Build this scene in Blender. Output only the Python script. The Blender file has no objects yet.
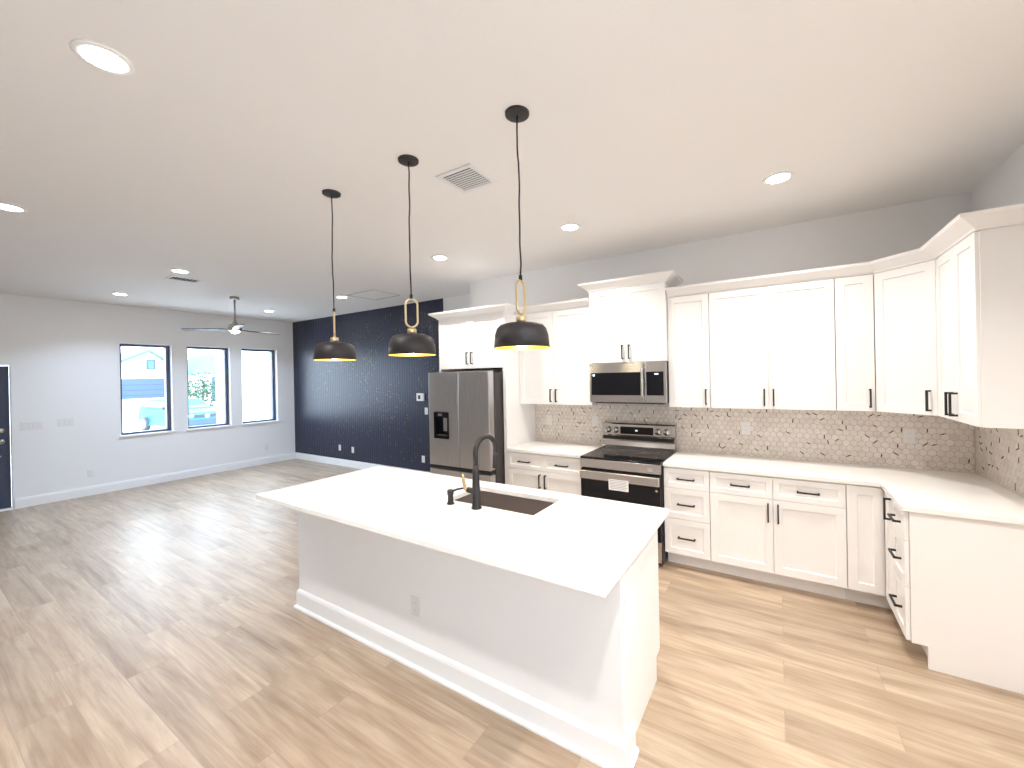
import bpy, bmesh, math, random
from mathutils import Vector, Matrix
PI = math.pi
C = bpy.context.scene.collection
SC = bpy.context.scene
random.seed(7)

# ------------------------------------------------------------------ camera, world, exposure
cam_d = bpy.data.cameras.new('camera'); cam = bpy.data.objects.new('camera', cam_d); C.objects.link(cam)
F_PX, PX, PY = 406.03, 524.97, 377.37
yaw, pitch, roll = 0.5573, -0.0018, -0.0204
_f = Vector((-math.sin(yaw)*math.cos(pitch), math.cos(yaw)*math.cos(pitch), math.sin(pitch)))
_r = Vector((math.cos(yaw), math.sin(yaw), 0)); _u = _r.cross(_f)
R_ = math.cos(roll)*_r + math.sin(roll)*_u; U_ = -math.sin(roll)*_r + math.cos(roll)*_u
cam.matrix_world = Matrix(((R_.x, U_.x, -_f.x, 1.6376), (R_.y, U_.y, -_f.y, -4.2937), (R_.z, U_.z, -_f.z, 1.6936), (0, 0, 0, 1)))
cam_d.sensor_width = 36; cam_d.sensor_fit = 'HORIZONTAL'; cam_d.lens = F_PX/1024*36
cam_d.shift_x = (512-PX)/1024; cam_d.shift_y = (PY-384)/1024
cam_d.clip_start = .02; cam_d.clip_end = 300
SC.camera = cam

w = bpy.data.worlds.new('sky'); SC.world = w; w.use_nodes = True
bg = w.node_tree.nodes['Background']; bg.inputs[0].default_value = (.72, .86, 1, 1); bg.inputs[1].default_value = 5.0
SC.view_settings.view_transform = 'Standard'; SC.view_settings.look = 'None'
SC.view_settings.gamma = 1; SC.view_settings.use_curve_mapping = False
SC.view_settings.exposure = 1.13
SC.cycles.use_denoising = True
SC.cycles.max_bounces = 14; SC.cycles.diffuse_bounces = 8; SC.cycles.glossy_bounces = 5
SC.cycles.sample_clamp_indirect = 8
CAN_W, PEND_W = 11.0, 1.6
CAN_COL, COOL_COL = (1, .945, .89), (.59, .755, 1.0)   # warm lamps over the kitchen, cooler ones over the living area

# ------------------------------------------------------------------ materials
def new_mat(n):
    m = bpy.data.materials.new(n); m.use_nodes = True
    return m, m.node_tree.nodes, m.node_tree.links, m.node_tree.nodes['Principled BSDF']
def mat(n, col, rough=.5, metal=0, emit=None, estr=0, bump=0, bscale=200, var=0, vscale=6, coat=0):
    m, N, L, b = new_mat(n)
    b.inputs['Base Color'].default_value = (*col, 1); b.inputs['Roughness'].default_value = rough; b.inputs['Metallic'].default_value = metal
    if coat: b.inputs['Coat Weight'].default_value = coat
    if emit: b.inputs['Emission Color'].default_value = (*emit, 1); b.inputs['Emission Strength'].default_value = estr
    tc = N.new('ShaderNodeTexCoord')
    if var:
        t = N.new('ShaderNodeTexNoise'); t.inputs['Scale'].default_value = vscale; t.inputs['Detail'].default_value = 4
        L.new(tc.outputs['Object'], t.inputs['Vector'])
        r = N.new('ShaderNodeValToRGB')
        r.color_ramp.elements[0].position = .3; r.color_ramp.elements[1].position = .7
        r.color_ramp.elements[0].color = (*[c*(1-var) for c in col], 1); r.color_ramp.elements[1].color = (*[min(1, c*(1+var)) for c in col], 1)
        L.new(t.outputs['Fac'], r.inputs['Fac']); L.new(r.outputs['Color'], b.inputs['Base Color'])
    if bump:
        t = N.new('ShaderNodeTexNoise'); t.inputs['Scale'].default_value = bscale; t.inputs['Detail'].default_value = 3
        L.new(tc.outputs['Object'], t.inputs['Vector'])
        bp = N.new('ShaderNodeBump'); bp.inputs['Strength'].default_value = bump; bp.inputs['Distance'].default_value = .002
        L.new(t.outputs['Fac'], bp.inputs['Height']); L.new(bp.outputs['Normal'], b.inputs['Normal'])
    return m

def floor_mat():
    m, N, L, b = new_mat('oak_plank'); b.inputs['Roughness'].default_value = .38
    tc = N.new('ShaderNodeTexCoord'); mp = N.new('ShaderNodeMapping'); L.new(tc.outputs['Object'], mp.inputs['Vector'])
    mp.inputs['Location'].default_value = (.35, .06, 0)
    def brick(c1, c2, mortar):
        br = N.new('ShaderNodeTexBrick'); br.offset = .37; br.offset_frequency = 2
        br.inputs['Scale'].default_value = 1; br.inputs['Brick Width'].default_value = 1.22; br.inputs['Row Height'].default_value = .205
        br.inputs['Mortar Size'].default_value = .0016; br.inputs['Mortar Smooth'].default_value = .1; br.inputs['Bias'].default_value = 0
        br.inputs['Color1'].default_value = c1; br.inputs['Color2'].default_value = c2; br.inputs['Mortar'].default_value = mortar
        L.new(mp.outputs[0], br.inputs['Vector']); return br
    idb = brick((0, 0, 0, 1), (1, 1, 1, 1), (.5, .5, .5, 1))
    sep = N.new('ShaderNodeSeparateColor'); L.new(idb.outputs['Color'], sep.inputs[0])
    mul = N.new('ShaderNodeMath'); mul.operation = 'MULTIPLY'; mul.inputs[1].default_value = 37; L.new(sep.outputs[0], mul.inputs[0])
    def noise(sx, sy, detail, rough, dist):
        q = N.new('ShaderNodeMapping'); q.inputs['Scale'].default_value = (sx, sy, 1); L.new(tc.outputs['Object'], q.inputs['Vector'])
        n = N.new('ShaderNodeTexNoise'); n.noise_dimensions = '4D'; n.inputs['Scale'].default_value = 1; n.inputs['Detail'].default_value = detail
        n.inputs['Roughness'].default_value = rough; n.inputs['Distortion'].default_value = dist
        L.new(q.outputs[0], n.inputs['Vector']); L.new(mul.outputs[0], n.inputs['W']); return n
    n1 = noise(.75, 13, 6, .62, 1.0); n2 = noise(2.5, 80, 3, .6, .3); n3 = noise(1.2, 6.5, 4, .55, 1.6)
    r1 = N.new('ShaderNodeValToRGB'); e = r1.color_ramp.elements
    e[0].position = .28; e[0].color = (.29, .21, .145, 1); e[1].position = .72; e[1].color = (.52, .425, .32, 1)
    k = r1.color_ramp.elements.new(.48); k.color = (.43, .335, .24, 1)
    L.new(n1.outputs['Fac'], r1.inputs['Fac'])
    r2 = N.new('ShaderNodeValToRGB'); e = r2.color_ramp.elements
    e[0].position = .3; e[0].color = (.86, .85, .84, 1); e[1].position = .7; e[1].color = (1.08, 1.07, 1.06, 1); L.new(n2.outputs['Fac'], r2.inputs['Fac'])
    mx = N.new('ShaderNodeMix'); mx.data_type = 'RGBA'; mx.blend_type = 'MULTIPLY'; mx.inputs[0].default_value = 1
    L.new(r1.outputs[0], mx.inputs[6]); L.new(r2.outputs[0], mx.inputs[7])
    r3 = N.new('ShaderNodeValToRGB'); e = r3.color_ramp.elements
    e[0].position = .33; e[0].color = (.80, .75, .72, 1); e[1].position = .62; e[1].color = (1.04, 1.04, 1.05, 1); L.new(n3.outputs['Fac'], r3.inputs['Fac'])
    mx2 = N.new('ShaderNodeMix'); mx2.data_type = 'RGBA'; mx2.blend_type = 'MULTIPLY'; mx2.inputs[0].default_value = 1
    L.new(mx.outputs[2], mx2.inputs[6]); L.new(r3.outputs[0], mx2.inputs[7])
    tone = N.new('ShaderNodeMapRange'); tone.inputs[3].default_value = .88; tone.inputs[4].default_value = 1.08; L.new(sep.outputs[0], tone.inputs[0])
    mx3 = N.new('ShaderNodeMix'); mx3.data_type = 'RGBA'; mx3.blend_type = 'MULTIPLY'; mx3.inputs[0].default_value = 1
    L.new(mx2.outputs[2], mx3.inputs[6]); L.new(tone.outputs[0], mx3.inputs[7])
    jt = N.new('ShaderNodeMix'); jt.data_type = 'RGBA'; jt.inputs[7].default_value = (.22, .16, .11, 1)
    jf = N.new('ShaderNodeMath'); jf.operation = 'MULTIPLY'; jf.inputs[1].default_value = .4; L.new(idb.outputs['Fac'], jf.inputs[0])
    L.new(jf.outputs[0], jt.inputs[0]); L.new(mx3.outputs[2], jt.inputs[6])
    L.new(jt.outputs[2], b.inputs['Base Color'])
    bp = N.new('ShaderNodeBump'); bp.inputs['Strength'].default_value = .25; bp.inputs['Distance'].default_value = .0015; bp.invert = True
    L.new(idb.outputs['Fac'], bp.inputs['Height']); L.new(bp.outputs['Normal'], b.inputs['Normal'])
    return m

def steel_mat(n, col, rough, vertical=True):
    m, N, L, b = new_mat(n); b.inputs['Metallic'].default_value = 1; b.inputs['Base Color'].default_value = (*col, 1)
    tc = N.new('ShaderNodeTexCoord'); q = N.new('ShaderNodeMapping'); q.inputs['Scale'].default_value = (600, 600, 3) if vertical else (3, 600, 600)
    L.new(tc.outputs['Object'], q.inputs['Vector'])
    t = N.new('ShaderNodeTexNoise'); t.inputs['Scale'].default_value = 1; L.new(q.outputs[0], t.inputs['Vector'])
    mr = N.new('ShaderNodeMapRange'); mr.inputs[3].default_value = rough-.06; mr.inputs[4].default_value = rough+.08
    L.new(t.outputs['Fac'], mr.inputs[0]); L.new(mr.outputs[0], b.inputs['Roughness'])
    bp = N.new('ShaderNodeBump'); bp.inputs['Strength'].default_value = .05; bp.inputs['Distance'].default_value = .0005
    L.new(t.outputs['Fac'], bp.inputs['Height']); L.new(bp.outputs['Normal'], b.inputs['Normal'])
    return m

def stone_mat(n, c1, c2):
    m, N, L, b = new_mat(n); b.inputs['Roughness'].default_value = .3
    tc = N.new('ShaderNodeTexCoord'); t = N.new('ShaderNodeTexNoise'); t.inputs['Scale'].default_value = 14; t.inputs['Detail'].default_value = 6; t.inputs['Distortion'].default_value = 1.5
    L.new(tc.outputs['Object'], t.inputs['Vector'])
    r = N.new('ShaderNodeValToRGB'); r.color_ramp.elements[0].position = .35; r.color_ramp.elements[1].position = .6
    r.color_ramp.elements[0].color = (*c2, 1); r.color_ramp.elements[1].color = (*c1, 1)
    L.new(t.outputs['Fac'], r.inputs['Fac']); L.new(r.outputs[0], b.inputs['Base Color'])
    return m

def panel_mat():
    m, N, L, b = new_mat('navy_slats'); b.inputs['Base Color'].default_value = (.013, .017, .042, 1); b.inputs['Roughness'].default_value = .34
    tc = N.new('ShaderNodeTexCoord'); wv = N.new('ShaderNodeTexWave'); wv.bands_direction = 'X'; wv.inputs['Scale'].default_value = 5.2
    L.new(tc.outputs['Object'], wv.inputs['Vector'])
    bp = N.new('ShaderNodeBump'); bp.inputs['Strength'].default_value = .5; bp.inputs['Distance'].default_value = .004
    L.new(wv.outputs['Fac'], bp.inputs['Height']); L.new(bp.outputs['Normal'], b.inputs['Normal'])
    r = N.new('ShaderNodeValToRGB'); r.color_ramp.elements[0].position = .02; r.color_ramp.elements[1].position = .25
    r.color_ramp.elements[0].color = (.004, .005, .014, 1); r.color_ramp.elements[1].color = (.013, .018, .048, 1)
    L.new(wv.outputs['Fac'], r.inputs['Fac']); L.new(r.outputs[0], b.inputs['Base Color'])
    return m

M = dict(
    wall=mat('wall_paint', (.80, .80, .80), .7, bump=.15, bscale=90),
    ceil=mat('ceiling_paint', (.80, .79, .78), .8, bump=.35, bscale=60),
    trim=mat('white_trim', (.84, .84, .84), .35),
    cab=mat('cabinet_paint', (.86, .85, .84), .35, bump=.02, bscale=40),
    quartz=mat('white_quartz', (.87, .86, .84), .18, var=.025, vscale=3),
    black=mat('matte_black', (.012, .011, .012), .45, bump=.05),
    shade=mat('black_shade', (.022, .019, .021), .5, bump=.05),
    gold_in=mat('gold_leaf', (.90, .58, .07), .4, .4),
    brass=mat('brushed_brass', (.78, .61, .35), .3, 1, bump=.05),
    dark_brass=mat('lever_brass', (.50, .36, .18), .35, 1),  # lower-toned brass for the faucet lever
    steel=steel_mat('stainless', (.50, .48, .47), .24), steelh=steel_mat('stainless_horizontal', (.50, .475, .46), .2, False),
    fsteel=steel_mat('fridge_stainless', (.56, .55, .55), .28), darkgrey=mat('dark_grey_metal', (.06, .055, .06), .45, .3, bump=.05),
    sink=steel_mat('sink_steel', (.50, .46, .44), .38, False),
    glass_black=mat('black_glass', (.006, .006, .009), .07), plastic=mat('white_plastic', (.75, .74, .73), .35),
    knob=mat('knob_steel', (.55, .53, .52), .22, 1), paper=mat('paper', (.85, .84, .83), .7, bump=.1), ink=mat('grey_print', (.35, .35, .37), .7),
    lens=mat('lamp_lens', (1, 1, 1), .5, emit=(1, .96, .9), estr=30), bulb=mat('bulb_glow', (1, 1, 1), .5, emit=(1, .80, .40), estr=5),
    display=mat('display_and_badge_glow', (.8, .9, 1), .5, emit=(.7, .85, 1), estr=.5),
    floor=floor_mat(), navy=panel_mat(), fleck=mat('gold_fleck', (.27, .25, .20), .45, .7),
    grout=mat('grout', (.31, .255, .215), .8, bump=.2), tile_a=stone_mat('stone_cream', (.74, .68, .62), (.66, .60, .54)),
    tile_b=stone_mat('stone_grey', (.71, .655, .60), (.61, .56, .505)), tile_c=stone_mat('stone_pale', (.77, .715, .66), (.69, .635, .58)),
    sliver=mat('bronze_tile', (.14, .085, .04), .25, .4, var=.3, vscale=30),
    frame=mat('bronze_window_frame', (.06, .075, .125), .4, bump=.03), door=mat('navy_door_paint', (.03, .042, .085), .4, bump=.03),  # window frame colour lightened to hold haze and glare
    nickel=mat('satin_nickel', (.45, .42, .38), .3, 1), blade=mat('fan_blade', (.045, .055, .07), .45, bump=.05),
    car=mat('car_paint', (.0015, .115, .13), .5), tyre=mat('tyre', (.05, .06, .08), .7), alloy=mat('alloy', (.55, .6, .66), .3, .5), carglass=mat('car_glass', (.04, .10, .115), .35),
    cardark=mat('car_grille', (.012, .02, .04), .4), bumper=mat('car_bumper', (.02, .045, .09), .4),
    stucco=mat('stucco', (.85, .84, .82), .8, bump=.3), concrete=mat('concrete', (.80, .80, .80), .85, var=.04), gdoor=mat('blue_garage_door', (.03, .06, .11), .5, bump=.05),
    roof=mat('roof_shingle', (.07, .125, .13), .8, var=.15, vscale=3), leaf=mat('leaf', (.03, .075, .045), .7, var=.4, vscale=4), bark=mat('bark', (.12, .09, .07), .9),
    blackhole=mat('dark_duct_shade', (.03, .03, .035), .8), vent=mat('vent_white', (.72, .73, .74), .5), fence=mat('blue_fence', (.14, .22, .42), .6),
)
m, N, L, b = new_mat('window_glass'); b.inputs['Base Color'].default_value = (1, 1, 1, 1)
b.inputs['Roughness'].default_value = 0; b.inputs['Transmission Weight'].default_value = 1; b.inputs['IOR'].default_value = 1.02
M['glass'] = m
M['glass_black'].node_tree.nodes['Principled BSDF'].inputs['Specular IOR Level'].default_value = .3

# ------------------------------------------------------------------ mesh helpers
class MB:
    def __init__(s): s.bm = bmesh.new(); s.smooth = False
    def box(s, x0, x1, y0, y1, z0, z1, mi=0, M4=None):
        r = bmesh.ops.create_cube(s.bm, size=1)
        mt = Matrix.Translation(((x0+x1)/2, (y0+y1)/2, (z0+z1)/2)) @ Matrix.Diagonal((abs(x1-x0), abs(y1-y0), abs(z1-z0), 1))
        if M4: mt = M4 @ mt
        bmesh.ops.transform(s.bm, matrix=mt, verts=r['verts'])
        if mi:
            for f in {f for v in r['verts'] for f in v.link_faces}: f.material_index = mi
        return s
    def prism(s, poly, z0, z1, M4=None, mi=0):
        lo = [s.bm.verts.new((x, y, z0)) for x, y in poly]; hi = [s.bm.verts.new((x, y, z1)) for x, y in poly]
        n = len(poly); fs = [s.bm.faces.new(lo[::-1]), s.bm.faces.new(hi)]
        for i in range(n): fs.append(s.bm.faces.new((lo[i], lo[(i+1) % n], hi[(i+1) % n], hi[i])))
        for f in fs: f.material_index = mi
        if M4: bmesh.ops.transform(s.bm, matrix=M4, verts=lo+hi)
        bmesh.ops.recalc_face_normals(s.bm, faces=fs)
        return s
    def lathe(s, prof, c=(0, 0, 0), seg=32, M4=None, mi=0):
        rings = []; vs = []
        for r, z in prof:
            if r < 1e-6: ring = [s.bm.verts.new((c[0], c[1], c[2]+z))]
            else: ring = [s.bm.verts.new((c[0]+r*math.cos(2*PI*k/seg), c[1]+r*math.sin(2*PI*k/seg), c[2]+z)) for k in range(seg)]
            rings.append(ring); vs += ring
        fs = []
        for a, b2 in zip(rings, rings[1:]):
            for k in range(seg):
                k2 = (k+1) % seg
                if len(a) == 1 and len(b2) == 1: continue
                if len(a) == 1: f = s.bm.faces.new((a[0], b2[k], b2[k2]))
                elif len(b2) == 1: f = s.bm.faces.new((a[k], b2[0], a[k2]))
                else: f = s.bm.faces.new((a[k], b2[k], b2[k2], a[k2]))
                f.smooth = True; f.material_index = mi; fs.append(f)
        if M4: bmesh.ops.transform(s.bm, matrix=M4, verts=vs)
        bmesh.ops.recalc_face_normals(s.bm, faces=fs)
        return s
    def tube(s, pts, r, seg=10, closed=False, mi=0):
        pts = [Vector(p) for p in pts]; n = len(pts); rr = r if isinstance(r, (list, tuple)) else [r]*n
        rings = []; ref = None
        for i in range(n):
            if closed: d = pts[(i+1) % n]-pts[i-1]
            else: d = pts[min(i+1, n-1)]-pts[max(i-1, 0)]
            d.normalize()
            if ref is None: ref = d.orthogonal().normalized()
            ref = (ref-d*ref.dot(d)).normalized(); b2 = d.cross(ref)
            rings.append([s.bm.verts.new(pts[i]+rr[i]*(math.cos(2*PI*k/seg)*ref+math.sin(2*PI*k/seg)*b2)) for k in range(seg)])
        fs = []
        for i in range(n if closed else n-1):
            a, b2 = rings[i], rings[(i+1) % n]
            for k in range(seg):
                f = s.bm.faces.new((a[k], a[(k+1) % seg], b2[(k+1) % seg], b2[k])); f.smooth = True; f.material_index = mi; fs.append(f)
        if not closed:
            fs.append(s.bm.faces.new(rings[0][::-1])); fs.append(s.bm.faces.new(rings[-1]))
        for f in fs: f.material_index = mi
        bmesh.ops.recalc_face_normals(s.bm, faces=fs)
        return s
    def shaker(s, x0, x1, z0, z1, yf, t=.02, rail=.057, rec=.009):
        """front faces -y at y=yf"""
        bm2 = bmesh.new(); bmesh.ops.create_cube(bm2, size=1)
        bmesh.ops.transform(bm2, matrix=Matrix.Translation(((x0+x1)/2, yf+t/2, (z0+z1)/2)) @ Matrix.Diagonal((x1-x0, t, z1-z0, 1)), verts=bm2.verts[:])
        bm2.normal_update()
        f = [f for f in bm2.faces if f.normal.y < -.9][0]
        rail = min(rail, (x1-x0)*.3, (z1-z0)*.3)
        bmesh.ops.inset_region(bm2, faces=[f], thickness=rail, use_even_offset=True)
        bmesh.ops.inset_region(bm2, faces=[f], thickness=.0025, depth=-rec, use_even_offset=True)
        me = bpy.data.meshes.new('t'); bm2.to_mesh(me); bm2.free(); s.bm.from_mesh(me); bpy.data.meshes.remove(me)
        return s
    def slab(s, us, vs, holes, w0, w1, plane='xy'):
        """rectangular slab in (u,v) with rectangular holes (u0,u1,v0,v1), thickness w0..w1; plane says which axes u,v are"""
        U = sorted(set(list(us)+[h[i] for h in holes for i in (0, 1)])); V = sorted(set(list(vs)+[h[i] for h in holes for i in (2, 3)]))
        cache = {}
        def P(i, j, k):
            if (i, j, k) not in cache:
                u, v, w_ = U[i], V[j], (w0, w1)[k]
                co = {'xy': (u, v, w_), 'xz': (u, w_, v), 'yz': (w_, u, v)}[plane]
                cache[(i, j, k)] = s.bm.verts.new(co)
            return cache[(i, j, k)]
        def filled(i, j):
            if i < 0 or j < 0 or i >= len(U)-1 or j >= len(V)-1: return False
            cu, cv = (U[i]+U[i+1])/2, (V[j]+V[j+1])/2
            return not any(h[0] < cu < h[1] and h[2] < cv < h[3] for h in holes)
        fs = []
        for i in range(len(U)-1):
            for j in range(len(V)-1):
                if not filled(i, j): continue
                for k in (0, 1): fs.append(s.bm.faces.new((P(i, j, k), P(i+1, j, k), P(i+1, j+1, k), P(i, j+1, k))))
                for (di, dj, a, b2) in ((-1, 0, (i, j), (i, j+1)), (1, 0, (i+1, j), (i+1, j+1)), (0, -1, (i, j), (i+1, j)), (0, 1, (i, j+1), (i+1, j+1))):
                    if not filled(i+di, j+dj): fs.append(s.bm.faces.new((P(*a, 0), P(*b2, 0), P(*b2, 1), P(*a, 1))))
        bmesh.ops.recalc_face_normals(s.bm, faces=fs)
        return s
    def sweep(s, path, prof):
        """open horizontal polyline path of (x,y); profile (out, z), out to the right of travel; mitred"""
        P = [Vector((x, y)) for x, y in path]; n = len(P); nor = []
        for i in range(n-1):
            d = (P[i+1]-P[i]).normalized(); nor.append(Vector((d.y, -d.x)))
        rings = []
        for i in range(n):
            if i == 0: mv = nor[0]
            elif i == n-1: mv = nor[-1]
            else: mv = (nor[i-1]+nor[i])/(1+nor[i-1].dot(nor[i]))
            rings.append([s.bm.verts.new((P[i].x+mv.x*o, P[i].y+mv.y*o, z)) for o, z in prof])
        k = len(prof); fs = []
        for a, b2 in zip(rings, rings[1:]):
            for j in range(k): fs.append(s.bm.faces.new((a[j], a[(j+1) % k], b2[(j+1) % k], b2[j])))
        fs.append(s.bm.faces.new(rings[0])); fs.append(s.bm.faces.new(rings[-1]))
        bmesh.ops.recalc_face_normals(s.bm, faces=fs)
        return s
    def build(s, name, mats, parent=None, loc=(0, 0, 0), bevel=0, rot=None):
        me = bpy.data.meshes.new(name); s.bm.to_mesh(me); s.bm.free()
        for m_ in (mats if isinstance(mats, (list, tuple)) else [mats]): me.materials.append(M[m_])
        o = bpy.data.objects.new(name, me); C.objects.link(o); o.location = loc
        if rot: o.rotation_euler = rot
        if parent: o.parent = parent
        if bevel:
            md = o.modifiers.new('bevel', 'BEVEL'); md.width = bevel; md.segments = 2; md.limit_method = 'ANGLE'; md.angle_limit = .6
        return o

def tag(o, label=None, cat=None, group=None, kind=None):
    if label: o['label'] = label
    if cat: o['category'] = cat
    if group: o['group'] = group
    if kind: o['kind'] = kind
    return o
def thing(name, label, cat, loc=(0, 0, 0), rz=0, group=None):
    o = bpy.data.objects.new(name, None); C.objects.link(o); o.location = loc; o.rotation_euler = (0, 0, rz); o.empty_display_size = .1
    return tag(o, label, cat, group)
def struct(o): o['kind'] = 'structure'; return o
def dup(root, loc, label=None, rz=None):
    r = root.copy(); C.objects.link(r); r.location = loc
    if rz is not None: r.rotation_euler = (0, 0, rz)
    if label: r['label'] = label
    for ch in list(root.children):
        c = ch.copy(); C.objects.link(c); c.parent = r
        for g in list(ch.children):
            d = g.copy(); C.objects.link(d); d.parent = c
    return r

# ------------------------------------------------------------------ room shell
H, W, LX, YN = 2.989, 2.87, -7.401, .608
XE = -1.885           # left end of the kitchen wall
YB = -7.4             # wall behind the camera
struct(MB().box(LX-.2, W+.2, YB-.2, 1.0, -.12, 0).build('floor', 'floor'))
struct(MB().box(LX-.2, W+.2, YB-.2, 1.0, H, H+.15).build('ceiling', 'ceil'))
struct(MB().box(XE, W, 0, 1.0, 0, H).build('wall_back', 'wall'))
struct(MB().box(LX, XE, YN, 1.0, 0, H).build('wall_far', 'wall'))
SDY0, SDY1 = -5.9, -4.4      # added unseen doorway in the right wall, lets daylight onto the right side
struct(MB().slab((YB-.2, 1.0), (0, H), [(SDY0, SDY1, 0, 2.4)], W, W+.2, 'yz').build('wall_right', 'wall'))
struct(MB().slab((SDY0+.001, SDY1-.001), (.001, 2.399), [(SDY0+.06, (SDY0+SDY1)/2-.03, .03, 2.34), ((SDY0+SDY1)/2+.03, SDY1-.06, .03, 2.34)], W+.06, W+.12, 'yz').build('added_doorway', 'frame'))
WINS = [(-2.18, -1.515), (-1.30, -.62), (-.42, .25)]
WZ0, WZ1 = .868, 2.37
DY0, DY1, DZ = -4.23, -3.288, 2.0
struct(MB().slab((YB-.2, 1.0), (0, H), [(a, b_, WZ0, WZ1) for a, b_ in WINS]+[(DY0, DY1, 0, DZ)], LX-.2, LX, 'yz').build('wall_left', 'wall'))
# wall behind the camera
struct(MB().box(LX, W, YB-.2, YB, 0, H).build('wall_front', 'wall'))

def baseboard(name, x0, x1, y0, y1):
    mb = MB()
    if x1-x0 > y1-y0:
        mb.box(x0, x1, y0+.006, y1, 0, .134); mb.box(x0, x1, y0, y1, 0, .112)
    else:
        mb.box(x0, x1-.006, y0, y1, 0, .134); mb.box(x0, x1, y0, y1, 0, .112)
    return struct(mb.build(name, 'trim'))
baseboard('baseboard_left', LX, LX+.018, DY1+.012, YN-.018)
baseboard('baseboard_far', LX+.018, XE, YN-.018, YN)

# accent wall: navy vertical slats with scattered gilt flecks
PX0, PX1 = LX+.001, -2.951
mb = MB(); mb.box(PX0, PX1, YN-.012, YN-.0005, .136, H-.001)
rnd = random.Random(3)
for i in range(800):
    x = PX0+.05+(PX1-PX0-.1)*rnd.random()**.72; z = .2+rnd.random()*2.7
    cl = math.sin(x*3.1+z*2.3)+math.sin(x*1.7-z*4.1+1)
    if cl < -.3 and rnd.random() < .75: continue
    a = rnd.choice((.6, -.6, 1.1, -1.1, 1.5))+rnd.uniform(-.15, .15); ln = rnd.uniform(.007, .017)
    mb.box(-ln, ln, -.0012, .001, -.0022, .0022, 1, Matrix.Translation((x, YN-.0125, z)) @ Matrix.Rotation(a, 4, 'Y'))
struct(mb.build('wall_accent', ['navy', 'fleck']))

# windows
for i, (a, b_) in enumerate(WINS):
    xo = LX-.09   # frame's room-side plane
    f = MB().slab((a+.001, b_-.001), (WZ0+.001, WZ1-.001), [(a+.04, b_-.055, WZ0+.035, WZ1-.04)], xo-.10, xo, 'yz')
    o = struct(f.build('window_%d' % (i+1), 'frame'))
    tag(MB().box(xo-.075, xo-.069, a+.041, b_-.056, WZ0+.036, WZ1-.041).build('pane', 'glass', o))
    s = MB().box(LX-.089, LX+.0003, a+.001, b_-.001, WZ0-.022, WZ0+.0015); s.box(LX+.0005, LX+.022, a-.035, b_+.035, WZ0-.022, WZ0+.0005)
    s.build('sill', 'trim', o)

# front door at the left edge of the view
d = struct(MB().box(LX-.10, LX-.055, DY0+.01, DY1-.008, .022, DZ-.01).build('door_1', 'door'))
for z, r in ((1.095, .033), (.943, .033)):
    MB().lathe([(0, .0), (r, 0), (r, .012), (r*.8, .02), (0, .02)], M4=Matrix.Translation((LX-.055, -3.372, z)) @ Matrix.Rotation(PI/2, 4, 'Y')).build('deadbolt' if z > 1 else 'rose', 'nickel', d)
h = MB(); h.tube([(LX-.037, -3.372, .943), (LX+.005, -3.372, .943), (LX+.01, -3.39, .943), (LX+.01, -3.49, .94)], .009); h.build('door_handle', 'nickel', d)
MB().box(LX-.055, LX-.047, -3.41, -3.375, .735, .75).build('latch_plate', 'nickel', d)
MB().box(LX-.18, LX+.012, DY0, DY1, 0, .02).build('threshold', 'trim', d)

# ------------------------------------------------------------------ cabinets (local frame: back at y=0, front towards -y, base at z=0)
def pull(parent, x, z, yf, length=.14, vertical=True):
    mb = MB(); r = .0055; so = .032
    if vertical:
        mb.box(x-r, x+r, yf-so-r, yf-so+r, z-length/2, z+length/2)
        for q in (-1, 1): mb.box(x-r, x+r, yf-so, yf, z+q*(length/2-r)-r, z+q*(length/2-r)+r)
    else:
        mb.box(x-length/2, x+length/2, yf-so-r, yf-so+r, z-r, z+r)
        for q in (-1, 1): mb.box(x+q*(length/2-r)-r, x+q*(length/2-r)+r, yf-so, yf, z-r, z+r)
    return mb.build('handle', 'black', parent)
G = .0018
def door(root, x0, x1, z0, z1, yf, hx=None, hz=None, hl=.14):
    d = MB().shaker(x0+G, x1-G, z0+G, z1-G, yf-.02).build('door', 'cab', root, bevel=.001)
    if hx is not None: pull(d, hx, hz, yf-.02, hl, True)
    return d
def drawer(root, x0, x1, z0, z1, yf, hl=.14):
    d = MB().shaker(x0+G, x1-G, z0+G, z1-G, yf-.02, rail=.042 if z1-z0 < .2 else .05).build('drawer', 'cab', root, bevel=.001)
    pull(d, (x0+x1)/2, (z0+z1)/2, yf-.02, hl, False)
    return d
def carcass(root, x0, x1, d, z0, z1): return MB().box(x0, x1, -d, -.003, z0, z1).build('body', 'cab', root)
ZU0, ZU1 = 1.38, 2.405
KICK = .128
BD, UD = .605, .328

# upper cabinets, kitchen wall
def upper(label, x0, x1, doors, z0=ZU0, z1=ZU1, depth=UD, name='upper_cabinet', group=None):
    t = thing(name, label, 'cabinet', ((x0+x1)/2, 0, z0), group=group); w_ = (x1-x0)/2
    carcass(t, -w_, w_, depth, 0, z1-z0)
    for a, b_, side in doors:
        a -= (x0+x1)/2; b_ -= (x0+x1)/2
        door(t, a, b_, 0, z1-z0, -depth, (a+.033) if side == 'l' else (b_-.033), .10)
    return t
CROWN = [(0, 2.4065), (.012, 2.408), (.016, 2.420), (.074, 2.460), (.083, 2.464), (.088, 2.484), (0, 2.484)]
def crown(parent, path, dz=0, off=Vector((0, 0, 0)), sc=1):
    return MB().sweep([(x-off.x, y-off.y) for x, y in path], [(o*sc, z+dz-off.z) for o, z in CROWN]).build('crown_molding', 'cab', parent)

ul = upper('tall white two-door wall cabinet left of the microwave, above the left counter', -.897, -.004, [(-.897, -.45, 'r'), (-.45, -.004, 'l')])
crown(ul, [(-.897, -UD-.012), (-.004, -UD-.012)], 0, ul.location)

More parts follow.
